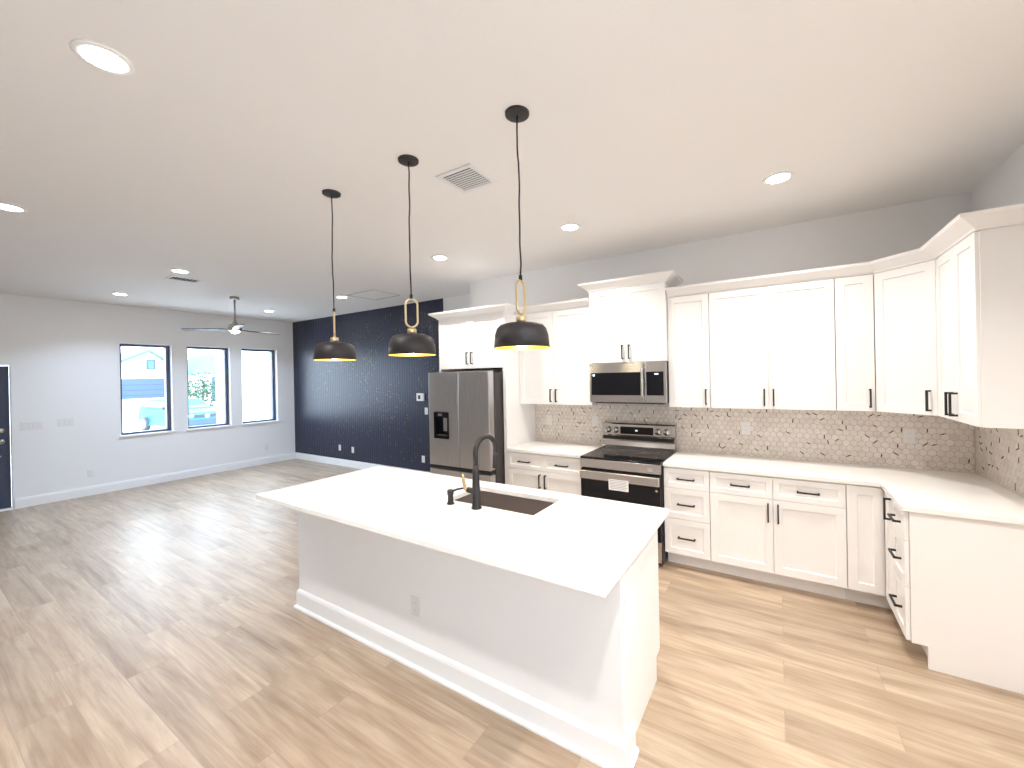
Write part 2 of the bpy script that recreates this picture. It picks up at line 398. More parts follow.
MWZ = 1.815
mc = upper('raised white two-door cabinet directly above the microwave, tallest crown', .0, .762, [(0, .381, 'r'), (.381, .762, 'l')], MWZ, 2.548, .378)
crown(mc, [(.0, -.012), (.0, -.39), (.762, -.39), (.762, -.012)], .143, mc.location)

fc = thing('refrigerator_cabinet', 'white two-door cabinet above the stainless refrigerator', 'cabinet', (-1.399, 0, 1.80))
FX0, FX1 = -1.860, -.938
MB().box(FX0+1.399, FX1+1.399, -.60, -.003, 0, ZU1-1.80).build('body', 'cab', fc)
door(fc, FX0+1.399, 0, 0, ZU1-1.80, -.60, -.033, .12); door(fc, 0, FX1+1.399, 0, ZU1-1.80, -.60, .033, .12)
crown(fc, [(FX0-.022, -.004), (FX0-.022, -.622), (FX1+.036, -.622), (FX1+.036, -.452)], 0, fc.location)

tag(MB().box(FX1+.001, -.900, -.622, -.003, 0, ZU1-.001).build('end_panel', 'cab'), 'tall white panel between the refrigerator and the left counter', 'panel')
tag(MB().box(FX0-.022, FX0-.001, -.622, -.003, 0, ZU1-.001).build('end_panel', 'cab'), 'narrow white panel edge left of the refrigerator, against the navy wall', 'panel')

u1 = upper('narrow single-door white wall cabinet just right of the microwave', .766, 1.122, [(.766, 1.122, 'r')])
u2 = upper('wide two-door white wall cabinet in the middle of the right-hand uppers', 1.124, 2.018, [(1.124, 1.571, 'r'), (1.571, 2.018, 'l')])
u3 = upper('slim single-door white wall cabinet left of the angled corner cabinet', 2.020, 2.252, [(2.020, 2.252, 'r')])
# diagonal corner
DG = .61; CX0 = W-DG
ug = thing('corner_cabinet', 'angled white corner wall cabinet with one diagonal door', 'cabinet', (W, 0, ZU0))
pg = [(-.003, -.003), (-.003, -DG+.001), (-UD, -DG+.001), (-DG+.001, -UD), (-DG+.001, -.003)]
MB().prism(pg, 0, ZU1-ZU0).build('body', 'cab', ug)
dl = math.hypot(DG-UD, DG-UD)
dd = MB().shaker(-dl/2+.012, dl/2-.012, G, ZU1-ZU0-G, -.02).build('door', 'cab', ug, bevel=.001)
dd.location = (-(DG+UD)/2, -(DG+UD)/2, 0); dd.rotation_euler = (0, 0, -PI/4)
pull(dd, dl/2-.05, .10, -.02)
# right wall run
YE = 1.238
ur = thing('upper_cabinet', 'white two-door wall cabinet on the right wall with a bare end panel', 'cabinet', (W, -(DG+YE)/2, ZU0), -PI/2)
hw = (YE-DG)/2-.001
MB().box(-hw, hw, -UD, -.003, 0, ZU1-ZU0).build('body', 'cab', ur)
door(ur, -hw, 0, 0, ZU1-ZU0, -UD, -.033, .10); door(ur, 0, hw, 0, ZU1-ZU0, -UD, .033, .10)
MB().box(hw, hw+.008, -UD-.004, -.003, 0, ZU1-ZU0).build('end_panel', 'cab', ur)
cr = crown(None, [(.768, -UD-.012), (W-DG-.005, -UD-.012), (W-UD-.012, -DG-.005), (W-UD-.012, -YE-.010), (W-.004, -YE-.010)])
tag(cr, 'long white crown moulding along the tops of the right-hand wall cabinets', 'molding')

# ------------------------------------------------------------------ base cabinets
ZC = .884; ZD = .702
def base(label, x0, x1, loc=None, rz=0):
    t = thing('base_cabinet', label, 'cabinet', loc or ((x0+x1)/2, 0, 0), rz); w_ = (x1-x0)/2
    MB().box(-w_, w_, -BD, -.003, KICK, ZC-.001).build('body', 'cab', t)
    MB().box(-w_, w_, -BD+.09, -BD+.108, 0, KICK-.0005).build('toe_kick', 'cab', t)
    return t, w_
t, w_ = base('white base cabinet left of the stove with two drawers over two doors', -.899, -.006)
drawer(t, -w_, 0, ZD, .872, -BD); drawer(t, 0, w_, ZD, .872, -BD)
door(t, -w_, 0, KICK, ZD, -BD, -.033, .60); door(t, 0, w_, KICK, ZD, -BD, .033, .60)
t, w_ = base('white three-drawer base cabinet just right of the stove', .768, 1.138)
drawer(t, -w_, w_, ZD, .872, -BD); drawer(t, -w_, w_, .436, ZD, -BD); drawer(t, -w_, w_, KICK, .436, -BD)
t, w_ = base('wide white base cabinet with two drawers over two doors, under the right counter', 1.140, 2.036)
drawer(t, -w_, 0, ZD, .872, -BD); drawer(t, 0, w_, ZD, .872, -BD)
door(t, -w_, 0, KICK, ZD, -BD, -.033, .60); door(t, 0, w_, KICK, ZD, -BD, .033, .60)
t, w_ = base('slim white base cabinet with one plain door in the inner counter corner', 2.038, W-.001)
xl = -w_; door(t, xl, xl+.205, KICK, .872, -BD)
# peninsula leg along the right wall
yp0, yp1 = .648, .868
t, w_ = base('slim white corner base cabinet on the right wall run with one vertical handle', yp0, yp1, (W, -(yp0+yp1)/2, 0), -PI/2)
door(t, -w_, w_, KICK, .872, -BD-.004, w_-.033, .79)
yp0, yp1 = .870, 1.158
t, w_ = base('white three-drawer base cabinet at the end of the right-hand counter', yp0, yp1, (W, -(yp0+yp1)/2, 0), -PI/2)
drawer(t, -w_, w_, ZD, .872, -BD-.004); drawer(t, -w_, w_, .436, ZD, -BD-.004); drawer(t, -w_, w_, KICK, .436, -BD-.004)
ep = MB().prism([(-.003, 0), (-.003, ZC-.002), (-BD-.003, ZC-.002), (-BD-.003, KICK), (-BD+.065, KICK), (-BD+.065, 0)], 0, .014,
                Matrix(((1, 0, 0, 0), (0, 0, 1, 0), (0, 1, 0, 0), (0, 0, 0, 1)))).build('end_panel', 'cab', t)
ep.rotation_euler = (0, 0, PI/2); ep.location = (w_+.0145, 0, 0)

# counters
CT0, CT1 = ZC, .914
tag(MB().box(-.899, -.004, -.640, -.002, CT0, CT1).build('countertop', 'quartz', bevel=.002), 'short white quartz counter between the refrigerator panel and the stove', 'countertop')
tag(MB().prism([(.766, -.002), (.766, -.640), (W-.645, -.640), (W-.645, -1.200), (W-.002, -1.200), (W-.002, -.002)], CT0, CT1).build('countertop', 'quartz', bevel=.002),
    'L-shaped white quartz counter wrapping the right-hand corner', 'countertop')

# ------------------------------------------------------------------ backsplash: hexagon stone tiles with bronze slivers
def backsplash(name, length, z0, z1, holes=(), seed=1):
    """built along +x from 0, facing -y"""
    mb = MB(); bm = mb.bm; rr = random.Random(seed)
    for hx0, hx1, hz0, hz1 in [(0, length, z0, z1)]: mb.box(hx0, hx1, -.006, -.0006, hz0, hz1, 0)
    R = .0285; gap = .0013; dx = R*math.sqrt(3); dz = R*1.5
    row = 0; z = z0
    while z < z1+R:
        x = (dx/2 if row % 2 else 0)
        while x < length+dx:
            poly = []
            for k in range(6):
                a = PI/6+k*PI/3; poly.append((x+(R-gap)*math.cos(a), z+(R-gap)*math.sin(a)))
            def clip(p, ax, lim, keep_less):
                out = []
                for i in range(len(p)):
                    a_, b2 = p[i], p[(i+1) % len(p)]
                    ia = (a_[ax] < lim) == keep_less; ib = (b2[ax] < lim) == keep_less
                    if ia: out.append(a_)
                    if ia != ib:
                        t_ = (lim-a_[ax])/(b2[ax]-a_[ax]); out.append((a_[0]+t_*(b2[0]-a_[0]), a_[1]+t_*(b2[1]-a_[1])))
                return out
            for ax, lim, kl in ((0, .0005, False), (0, length-.0005, True), (1, z0+.0005, False), (1, z1-.0005, True)):
                if poly: poly = clip(poly, ax, lim, kl)
            if len(poly) >= 3:
                mi = rr.choice((1, 1, 2, 3, 3))
                lo = [bm.verts.new((px, -.0062, pz)) for px, pz in poly]; hi = [bm.verts.new((px, -.0074, pz)) for px, pz in poly]
                fs = [bm.faces.new(hi)]
                for i in range(len(poly)): fs.append(bm.faces.new((lo[i], lo[(i+1) % len(poly)], hi[(i+1) % len(poly)], hi[i])))
                for f in fs: f.material_index = mi
                if rr.random() < .17 and .03 < x < length-.03 and z0+.03 < z < z1-.03:
                    ex = x+R*.87*math.cos(k := rr.choice((0, 1, 2))*PI/3); ez = z+R*.87*math.sin(k)
                    a = k+PI/2+rr.uniform(-.25, .25); ln = rr.uniform(.013, .025)
                    M4 = Matrix.Translation((ex, -.0078, ez)) @ Matrix.Rotation(-a, 4, 'Y')
                    mb.prism([(-ln, -.001), (-ln*.2, -.0046), (ln, -.002), (ln*.9, .0016), (0, .0046), (-ln*.9, .002)], -.0006, .0008, M4 @ Matrix.Rotation(PI/2, 4, 'X'), 4)
            x += dx
        z += dz; row += 1
    bmesh.ops.recalc_face_normals(bm, faces=bm.faces[:])
    return mb
BM = ['grout', 'tile_a', 'tile_b', 'tile_c', 'sliver']
BS0, BS1 = .9145, 1.379
o = backsplash('x', W+.899-.009, BS0, BS1, seed=2).build('backsplash', BM, None, (-.899, 0, 0)); tag(o, 'honeycomb stone tile backsplash behind the stove and along the back counters', 'backsplash')
o = backsplash('x', 1.25, BS0, BS1, seed=5).build('backsplash', BM, None, (W, -.002, 0), rot=(0, 0, -PI/2)); tag(o, 'honeycomb stone tile backsplash on the right wall above the counter end', 'backsplash')

# outlets and switches (local: faces -y)
def plate(name, label, cat, loc, rz, gang=1, kind='outlet', group=None, w1=.07, h=.115):
    wd = w1+.046*(gang-1)
    t = thing(name, label, cat, loc, rz, group)
    MB().box(-wd/2, wd/2, -.006, 0, -h/2, h/2).build('plate', 'plastic', t, bevel=.002)
    for g in range(gang):
        x = (g-(gang-1)/2)*.046
        if kind == 'outlet':
            for q in (-1, 1):
                f = MB().box(x-.017, x+.017, -.0085, -.0062, q*.02-.014, q*.02+.014).build('socket', 'plastic', t, bevel=.001)
                MB().box(x-.008, x-.006, -.0089, -.0087, q*.02-.004, q*.02+.006).box(x+.006, x+.008, -.0089, -.0087, q*.02-.004, q*.02+.006).build('slot', 'ink', f)
        else:
            MB().box(x-.016, x+.016, -.0095, -.0062, -.033, .033).build('rocker', 'plastic', t, bevel=.001)
    return t
YT = -.0078
plate('wall_outlet', 'white outlet on the tile between the refrigerator panel and the stove, left one', 'outlet', (-.696, YT, 1.165), 0)
plate('wall_switch', 'white switch plate on the tile right beside the stove, upper left of it', 'switch', (-.114, YT, 1.178), 0, 1, 'switch')
plate('wall_outlet', 'white outlet on the tile below the wide two-door wall cabinet', 'outlet', (1.377, YT, 1.173), 0)
plate('wall_outlet', 'white outlet on the tile below the angled corner cabinet', 'outlet', (2.50, YT, 1.166), 0)
YW = YN-.0125
plate('wall_outlet', 'white outlet low on the navy wall, leftmost of them', 'outlet', (-5.778, YW, .358), 0)
plate('wall_outlet', 'white outlet low on the navy wall, second from the left', 'outlet', (-5.364, YW, .345), 0)
plate('wall_outlet', 'white outlet low on the navy wall next to the refrigerator', 'outlet', (-3.46, YW, .338), 0)
plate('wall_switch', 'white switch on the navy wall next to the refrigerator, below the thermostat', 'switch', (-3.366, YW, 1.151), 0, 1, 'switch')
t = thing('thermostat', 'square white thermostat with a dark screen on the navy wall', 'thermostat', (-3.488, YW, 1.385))
MB().box(-.085, .085, -.022, 0, -.065, .065).build('case', 'plastic', t, bevel=.004); MB().box(-.05, .01, -.0235, -.0222, -.035, .03).build('screen', 'darkgrey', t)
plate('wall_switch', 'wide white four-gang switch plate on the window wall nearest the door', 'switch', (LX, -3.105, 1.14), PI/2, 4, 'switch')
plate('wall_switch', 'white three-gang switch plate on the window wall between the door plate and first window', 'switch', (LX, -2.779, 1.156), PI/2, 3, 'switch')
plate('wall_outlet', 'white outlet low on the window wall below the switch plates', 'outlet', (LX, -2.532, .341), PI/2)
plate('wall_outlet', 'white outlet low on the window wall under the third window', 'outlet', (LX, .016, .341), PI/2)

# ------------------------------------------------------------------ island
IX0, IX1, IY0, IY1 = -1.448, 1.092, -2.90, -1.872
BX0, BX1 = -1.436, 1.053
YF = -2.622                     # face of the knee wall
SK = (-.195, .46, -2.345, -2.005)   # sink cut-out
isl = thing('kitchen_island', 'long white island in the middle of the kitchen, panelled below its white counter', 'island', ((BX0+BX1)/2, (YF-1.97)/2, 0))
io = isl.location
def isb(x0, x1, y0, y1, z0, z1, name, m_='cab', mb=None, parent=isl, bevel=0):
    return (mb or MB()).box(x0-io.x, x1-io.x, y0-io.y, y1-io.y, z0, z1).build(name, m_, parent, bevel=bevel)
isb(BX0, BX1, YF, YF+.122, 0, ZC-.001, 'knee_wall', 'trim')
# cabinet shell behind the knee wall, hollow where the basin hangs
mb = MB().slab((BX0+.012-io.x, BX1-.012-io.x), (YF+.123-io.y, -1.955-io.y), [(-.30-io.x, .60-io.x, -2.44-io.y, -1.994-io.y)], KICK, ZC-.001, 'xy')
mb.build('body', 'cab', isl)
isb(BX0+.012, BX1-.012, YF+.123, -2.02, 0, KICK-.001, 'toe_kick')
for i in range(4):
    a = BX0+.012+i*(BX1-BX0-.024)/4; b_ = a+(BX1-BX0-.024)/4
    q = MB().shaker(-(b_-io.x)+G, -(a-io.x)-G, KICK, .872, -.02).build('door', 'cab', isl, bevel=.001)
    q.rotation_euler = (0, 0, PI); q.location = (0, -1.955-io.y, 0)
    pull(q, -((a+.04 if i % 2 else b_-.04)-io.x), .79, -.02)
BSH = [(0, 0), (.030, 0), (.030, .012), (.024, .020), (.0155, .022), (.0155, .112), (.011, .128), (.004, .138), (0, .138)]
mb = MB().sweep([(BX0-io.x, YF+.122-io.y), (BX0-io.x, YF-io.y), (BX1-io.x, YF-io.y), (BX1-io.x, YF+.122-io.y)], BSH); mb.build('baseboard', 'trim', isl)
ic = MB().slab((IX0, IX1), (IY0, IY1), [SK], CT0, CT1, 'xy').build('countertop', 'quartz', bevel=.002)
tag(ic, 'big white quartz island counter with the sink cut into it', 'countertop')
plate('wall_outlet', 'white outlet low in the middle of the island front', 'outlet', (-.194, YF, .358), 0)
plate('wall_outlet', 'white outlet on the right end of the island under the counter corner', 'outlet', (BX1, YF+.03, .69), PI/2, w1=.05)

# sink
sk = thing('kitchen_sink', 'dark steel undermount sink set in the island counter', 'sink', ((SK[0]+SK[1])/2, (SK[2]+SK[3])/2, .66))
so = sk.location; bm_ = MB(); sx, sy = (SK[1]-SK[0])/2, (SK[3]-SK[2])/2
zt = .882-so.z
bm_.slab((-sx-.02, sx+.02), (-sy-.02, sy+.008), [(-sx, sx, -sy, sy)], zt-.003, zt)
for q in ((-sx-.004, -sx, -sy-.004, sy+.004), (sx, sx+.004, -sy-.004, sy+.004), (-sx, sx, -sy-.004, -sy), (-sx, sx, sy, sy+.004)): bm_.box(*q, 0, zt-.001)
bm_.box(-sx, sx, -sy, sy, 0, .004)
bm_.build('basin', 'sink', sk)
MB().lathe([(0, .006), (.03, .006), (.045, .009), (.052, .0045)], (0, .05, 0)).build('drain', 'steel', sk)

# faucet
fa = thing('kitchen_faucet', 'tall matte black gooseneck faucet with a brass lever at the island sink', 'faucet', (.098, -2.40, CT1))
MB().lathe([(0, 0), (.030, 0), (.031, .006), (.026, .012), (.0245, .10), (.0205, .19), (.0165, .26), (0, .262)]).build('body', 'black', fa)
pts = [(0, 0, .25)]
dirx, diry = .09, .99
for k in range(15):
    a = PI-k*PI/14*1.06; rad = .092
    pts.append((dirx*(rad+rad*math.cos(a)), diry*(rad+rad*math.cos(a)), .325+rad*math.sin(a)))
MB().tube(pts, .0155, 14).build('spout', 'black', fa)
e = Vector(pts[-1]); dv = (Vector(pts[-1])-Vector(pts[-2])).normalized()
MB().tube([e-dv*.004, e+dv*.03, e+dv*.075, e+dv*.10], [.0145, .016, .0175, .018], 14).build('spray_head', 'black', fa)
lv = MB().tube([(-.015, -.004, .10), (-.055, -.012, .108), (-.06, -.013, .11)], [.017, .017, .010], 12).build('lever_hub', 'black', fa)
MB().tube([(-.058, -.012, .10), (-.073, -.014, .115), (-.082, -.016, .15), (-.086, -.017, .20)], [.012, .011, .0085, .007], 10).build('lever', 'dark_brass', lv)
sd = thing('soap_dispenser', 'short black soap pump on the island counter left of the faucet', 'soap dispenser', (-.098, -2.41, CT1))
MB().lathe([(0, 0), (.023, 0), (.024, .005), (.018, .012), (.017, .055), (.020, .058), (.020, .085), (.012, .09), (0, .09)]).build('body', 'black', sd)
MB().tube([(.0, 0, .074), (.03, .022, .088), (.06, .042, .095), (.078, .055, .088)], [.008, .0065, .006, .005]).build('nozzle', 'black', sd)

# ------------------------------------------------------------------ refrigerator
fr = thing('refrigerator', 'stainless french-door refrigerator with a black ice dispenser in its left door', 'refrigerator', (-1.387, -.45, 0))
def fb(x0, x1, y0, y1, z0, z1, name, m_, parent=None, bevel=.004, loc=None):
    return MB().box(x0+1.387, x1+1.387, y0+.45, y1+.45, z0, z1).build(name, m_, parent or fr, bevel=bevel)
A, B_, MID = -1.826, -.950, -1.376
fb(A+.005, B_-.002, -.765, -.03, .03, 1.745, 'body', 'darkgrey')
# left door with a recess for the dispenser
DX0, DX1, DZ0, DZ1 = -1.747, -1.522, 1.005, 1.308
mb = MB().slab((A+1.387, MID-.002+1.387), (.70, 1.762), [(DX0+1.387, DX1+1.387, DZ0, DZ1)], -.87+.45, -.775+.45, 'xz')
fl = mb.build('door', 'fsteel', fr, bevel=.004)
fd = fb(MID+.002, B_, -.87, -.775, .70, 1.762, 'door', 'fsteel', bevel=.008)
fz = fb(A, B_, -.87, -.775, .06, .655, 'freezer_drawer', 'fsteel', bevel=.006)
fb(A+.01, B_-.01, -.835, -.766, .657, .698, 'handle_recess', 'black', bevel=0)
fb(A, B_, -.868, -.836, .660, .694, 'pocket_handle', 'black', bevel=.004)
ds = thing('ice_dispenser', None, None); ds.parent = fr
bpy.data.objects.remove(ds)
dp = fb(DX0+.001, DX1-.001, -.80, -.776, DZ0+.001, DZ1-.001, 'ice_dispenser', 'glass_black', bevel=0)
mbx = MB().slab((DX0+.001+1.387, DX1-.001+1.387), (DZ0+.001, DZ1-.001), [(DX0+.025+1.387, DX1-.02+1.387, DZ0+.03, DZ1-.055)], -.876+.45, -.801+.45, 'xz')
mbx.build('bezel', 'glass_black', dp)
fb(DX0+.07, DX0+.13, -.878, -.8765, DZ1-.042, DZ1-.016, 'control_panel', 'steel', dp, 0)
fb(DX0+.135, DX1-.03, -.865, -.83, DZ0+.085, DZ1-.06, 'paddle', 'steel', dp, .006)
fb(DX0+.03, DX1-.025, -.868, -.81, DZ0+.031, DZ0+.042, 'drip_tray', 'darkgrey', dp, 0)
for q in (A+.03, B_-.09): fb(q, q+.06, -.80, -.74, 1.746, 1.768, 'hinge_cover', 'darkgrey', bevel=.004)
for q in (A+.05, B_-.05): fb(q-.02, q+.02, -.74, -.70, 0, .031, 'foot', 'black', bevel=0); fb(q-.02, q+.02, -.12, -.08, 0, .031, 'foot', 'black', bevel=0)

# ------------------------------------------------------------------ stove
rg = thing('electric_range', 'stainless electric stove with black glass top between the two base cabinets', 'stove', (.381, -.33, 0))
def rb(x0, x1, y0, y1, z0, z1, name, m_, parent=None, bevel=.003):
    return MB().box(x0-.381, x1-.381, y0+.33, y1+.33, z0, z1).build(name, m_, parent or rg, bevel=bevel)
rb(.004, .758, -.655, -.03, .02, .899, 'body', 'darkgrey', bevel=0)
ck = rb(.002, .760, -.690, -.112, .90, .918, 'cooktop', 'glass_black', bevel=.003)
for (x, y, r) in ((.20, -.50, .10), (.56, -.50, .115), (.20, -.25, .075), (.56, -.25, .075)):
    MB().lathe([(r, .0003), (r+.003, .0003), (r+.003, .0009), (r, .0009), (r, .0003)], (x-.381, y+.33, .9182), 40).build('burner_ring', 'darkgrey', ck)
rb(.004, .758, -.695, -.656, .815, .899, 'front_panel', 'steelh')
dr = rb(.008, .754, -.70, -.657, .235, .806, 'oven_door', 'glass_black')
hd = rb(.010, .752, -.728, -.701, .712, .795, 'handle', 'steelh', dr, .008)
lb = rb(.30, .485, -.7305, -.7285, .640, .738, 'paper_tag', 'paper', dr, 0)
mbk = MB()
for k in range(6):
    z = .728-k*.014; mbk.box(.312-.381, (.46 if k % 2 else .475)-.381, -.7311+.33, -.7306+.33, z-.0025, z+.0015)
mbk.build('print', 'ink', lb)
MB().lathe([(0, 0), (.012, 0), (.012, .0012), (0, .0012)], M4=Matrix.Translation((.722-.381, -.7012+.33, .672)) @ Matrix.Rotation(PI/2, 4, 'X')).build('badge', 'steel', dr)
mbk = MB()
for (a_, b_) in ((.645, .662), (.668, .700)): mbk.box(a_-.381, b_-.381, -.6958+.33, -.6951+.33, .838, .868)
mbk.build('sticker', 'ink', rg)
sdw = rb(.008, .754, -.698, -.657, .045, .226, 'storage_drawer', 'steelh')
for q in (.05, .71): rb(q-.02, q+.02, -.62, -.58, 0, .021, 'foot', 'black', bevel=0); rb(q-.02, q+.02, -.12, -.08, 0, .021, 'foot', 'black', bevel=0)
BGY = -.082
MB().prism([(-.112, .918), (-.112, .945), (-.095, .99), (-.095, 1.035), (BGY, 1.055), (BGY, 1.165), (-.07, 1.178), (-.03, 1.178), (-.03, .918)], 0, .758,
           Matrix(((0, 0, 1, .002-.381), (1, 0, 0, .33), (0, 1, 0, 0), (0, 0, 0, 1)))).build('backguard', 'steelh', rg, bevel=.002)
rb(.012, .750, -.104, -.0955, 1.005, 1.043, 'vent_slot', 'black', bevel=.004)
sc_ = rb(.20, .545, -.0855, -.0825, 1.065, 1.142, 'control_display', 'glass_black', bevel=.001)
rb(.36, .385, -.0862, -.0858, 1.098, 1.112, 'clock', 'display', sc_, 0)
for x in (.065, .150, .595, .680):
    k = MB().lathe([(0, .034), (.024, .034), (.027, .03), (.029, 0), (.033, 0), (.034, -.003)], M4=Matrix.Translation((x-.381, -.0855+.33, 1.103)) @ Matrix.Rotation(PI/2, 4, 'X')).build('knob', 'knob', rg)
    MB().box(x-.004-.381, x+.004-.381, -.123+.33, -.1196+.33, 1.08, 1.126).build('grip', 'darkgrey', k)

# ------------------------------------------------------------------ microwave
mw = thing('microwave', 'stainless over-the-range microwave with black window under the raised cabinet', 'microwave', (.381, -.2, 1.405))
def mwb(x0, x1, y0, y1, z0, z1, name, m_, parent=None, bevel=.002):
    return MB().box(x0-.381, x1-.381, y0+.2, y1+.2, z0-1.405, z1-1.405).build(name, m_, parent or mw, bevel=bevel)
mwb(.002, .760, -.385, -.004, 1.418, 1.812, 'body', 'darkgrey', bevel=0)
mwd = mwb(.002, .573, -.418, -.386, 1.422, 1.811, 'door', 'steelh')
mwb(.020, .520, -.4195, -.4182, 1.492, 1.716, 'window', 'glass_black', mwd, 0)
mwp = mwb(.575, .760, -.418, -.386, 1.422, 1.811, 'control_panel', 'steelh')
mwb(.577, .736, -.4195, -.4182, 1.492, 1.716, 'keypad', 'glass_black', mwp, 0)
mwb(.655, .69, -.4203, -.4197, 1.688, 1.70, 'clock', 'display', mwp, 0)
MB().lathe([(0, 0), (.012, 0), (.012, .001), (0, .001)], M4=Matrix.Translation((.047-.381, -.4196+.2, 1.692-1.405)) @ Matrix.Rotation(PI/2, 4, 'X')).build('badge', 'display', mwd)  # no lamp; its white glow is put in through the display material
pts = [(.548-.381, -.419+.2, 1.752-1.405), (.548-.381, -.452+.2, 1.742-1.405)]
for k in range(9):
    t_ = k/8; pts.append((.548-.381, -.452-.012*math.sin(PI*t_)+.2, 1.742-.27*t_-1.405))
pts += [(.548-.381, -.419+.2, 1.462-1.405)]
MB().tube(pts, .0125, 10).build('handle', 'knob', mwd)
mwb(.04, .72, -.36, -.05, 1.405, 1.4175, 'grease_filter', 'darkgrey', bevel=0)

# ------------------------------------------------------------------ pendants
PY_, PXS = -2.605, (-.958, -.196, .571)
def pendant(x, ang, label):
    t = thing('pendant_light', label, 'pendant light', (x, PY_, H), 0, 'black pendants over the island')
    zz = lambda z: z-H
    MB().lathe([(0, -.014), (.054, -.014), (.059, -.011), (.060, 0), (0, 0)]).build('canopy', 'shade', t)
    rr = random.Random(int(x*100))
    pts = [(0, 0, -.014)]+[(rr.uniform(-.004, .004), rr.uniform(-.004, .004), -.08-k*.094) for k in range(8)]+[(0, 0, zz(2.185))]
    # smooth cord
    cp = []
    for i in range(len(pts)-1):
        for k in range(4):
            u = k/4; u = u*u*(3-2*u); a_, b_ = Vector(pts[i]), Vector(pts[i+1]); q = a_.lerp(b_, k/4); q.x = a_.x+(b_.x-a_.x)*u; q.y = a_.y+(b_.y-a_.y)*u; cp.append(q)
    cp.append(Vector(pts[-1]))
    MB().tube(cp, .0042, 8).tube([(0, 0, zz(2.192)), (0, 0, zz(2.166))], .009, 10).build('cord', 'black', t)
    # elongated brass link
    hw_, z0, z1 = .034, zz(2.000), zz(2.166); ring = []
    for k in range(13): a = PI*k/12; ring.append((hw_*math.cos(a), z1-hw_+hw_*math.sin(a)))
    for k in range(13): a = PI+PI*k/12; ring.append((hw_*math.cos(a), z0+hw_+hw_*math.sin(a)))
    MB().tube([(u*math.cos(ang), u*math.sin(ang), v) for u, v in ring], .0062, 10, True).build('link', 'brass', t)
    MB().lathe([(0, zz(2.006)), (.008, zz(2.004)), (.008, zz(1.992)), (.024, zz(1.990)), (.026, zz(1.986)), (.026, zz(1.951)), (0, zz(1.951))]).build('socket', 'brass', t)
    R0 = .139
    outer = [(.02, zz(1.955)), (.080, zz(1.954)), (.106, zz(1.946)), (.121, zz(1.930)), (.131, zz(1.900)), (R0-.002, zz(1.835))]
    inner = [(R0-.0045, zz(1.835)), (.1275, zz(1.900)), (.117, zz(1.928)), (.103, zz(1.942)), (.079, zz(1.949)), (.02, zz(1.950))]
    sh = MB().lathe(outer+[inner[0]], seg=48).build('lamp_shade', 'shade', t)
    MB().lathe(inner, seg=48).build('lining', 'gold_in', sh)
    MB().lathe([(0, zz(1.940)), (.014, zz(1.938)), (.016, zz(1.92)), (.036, zz(1.888)), (.037, zz(1.868)), (.027, zz(1.845)), (0, zz(1.835))], seg=20).build('bulb', 'bulb', t)
    l = bpy.data.lights.new('pendant_bulb', 'POINT'); l.energy = PEND_W; l.color = (1, .86, .62); l.shadow_soft_size = .03
    lo = bpy.data.objects.new('pendant_bulb', l); C.objects.link(lo); lo.parent = t; lo.location = (0, 0, zz(1.826))
    return t
pendant(PXS[0], math.radians(147), 'black dome pendant over the far left end of the island, its brass link seen edge-on')
pendant(PXS[1], math.radians(47), 'middle black dome pendant over the island, its brass link seen as an open loop')
pendant(PXS[2], math.radians(87), 'nearest black dome pendant, over the right half of the island')

# ------------------------------------------------------------------ recessed lights
def can(x, y, label, power=1):
    t = thing('recessed_light', label, 'ceiling light', (x, y, H), 0, 'recessed ceiling lights')
    MB().lathe([(.066, -.004), (.068, -.007), (.088, -.005), (.092, 0), (.066, 0), (.066, -.004)], seg=36).build('trim_ring', 'trim', t)
    MB().lathe([(0, -.003), (.066, -.003)], seg=36).build('lens', 'lens', t)
    l = bpy.data.lights.new('downlight', 'AREA'); l.shape = 'DISK'; l.size = .13; l.spread = math.radians(125); l.energy = CAN_W*power; l.color = COOL_COL if x < -2 else CAN_COL
    lo = bpy.data.objects.new('downlight', l); C.objects.link(lo); lo.parent = t; lo.location = (0, 0, -.009)
    return t
for x, y, lab in (
    (-.607, -3.795, 'large bright recessed light at the top left of the view, nearest the camera'),
    (-3.042, -3.766, 'recessed ceiling light at the far left edge of the view'),
    (-4.179, -2.413, 'recessed ceiling light right beside the small ceiling vent'),
    (-6.304, -2.419, 'recessed ceiling light near the window wall, left of the ceiling fan'),
    (-6.242, -.452, 'recessed ceiling light in the far corner beyond the ceiling fan'),
    (-4.093, -.426, 'recessed ceiling light beside the attic hatch'),
    (-1.417, -1.065, 'recessed ceiling light in front of the refrigerator, above its cabinet crown'),
    (.121, -1.067, 'recessed ceiling light in front of the stove'),
    (1.659, -1.073, 'recessed ceiling light in front of the right-hand wall cabinets'),
    (1.66, -3.80, 'recessed ceiling light over the walkway above the camera, out of the frame'),
    (2.25, -2.95, 'added fill light by the right wall, out of the frame, brightening the cabinet ends')):  # last lamp is added, unseen, to brighten the right-hand cabinet ends
    can(x, y, lab, .70 if y > -1.2 and x > -2 else 1.3 if x > 2 else 1)

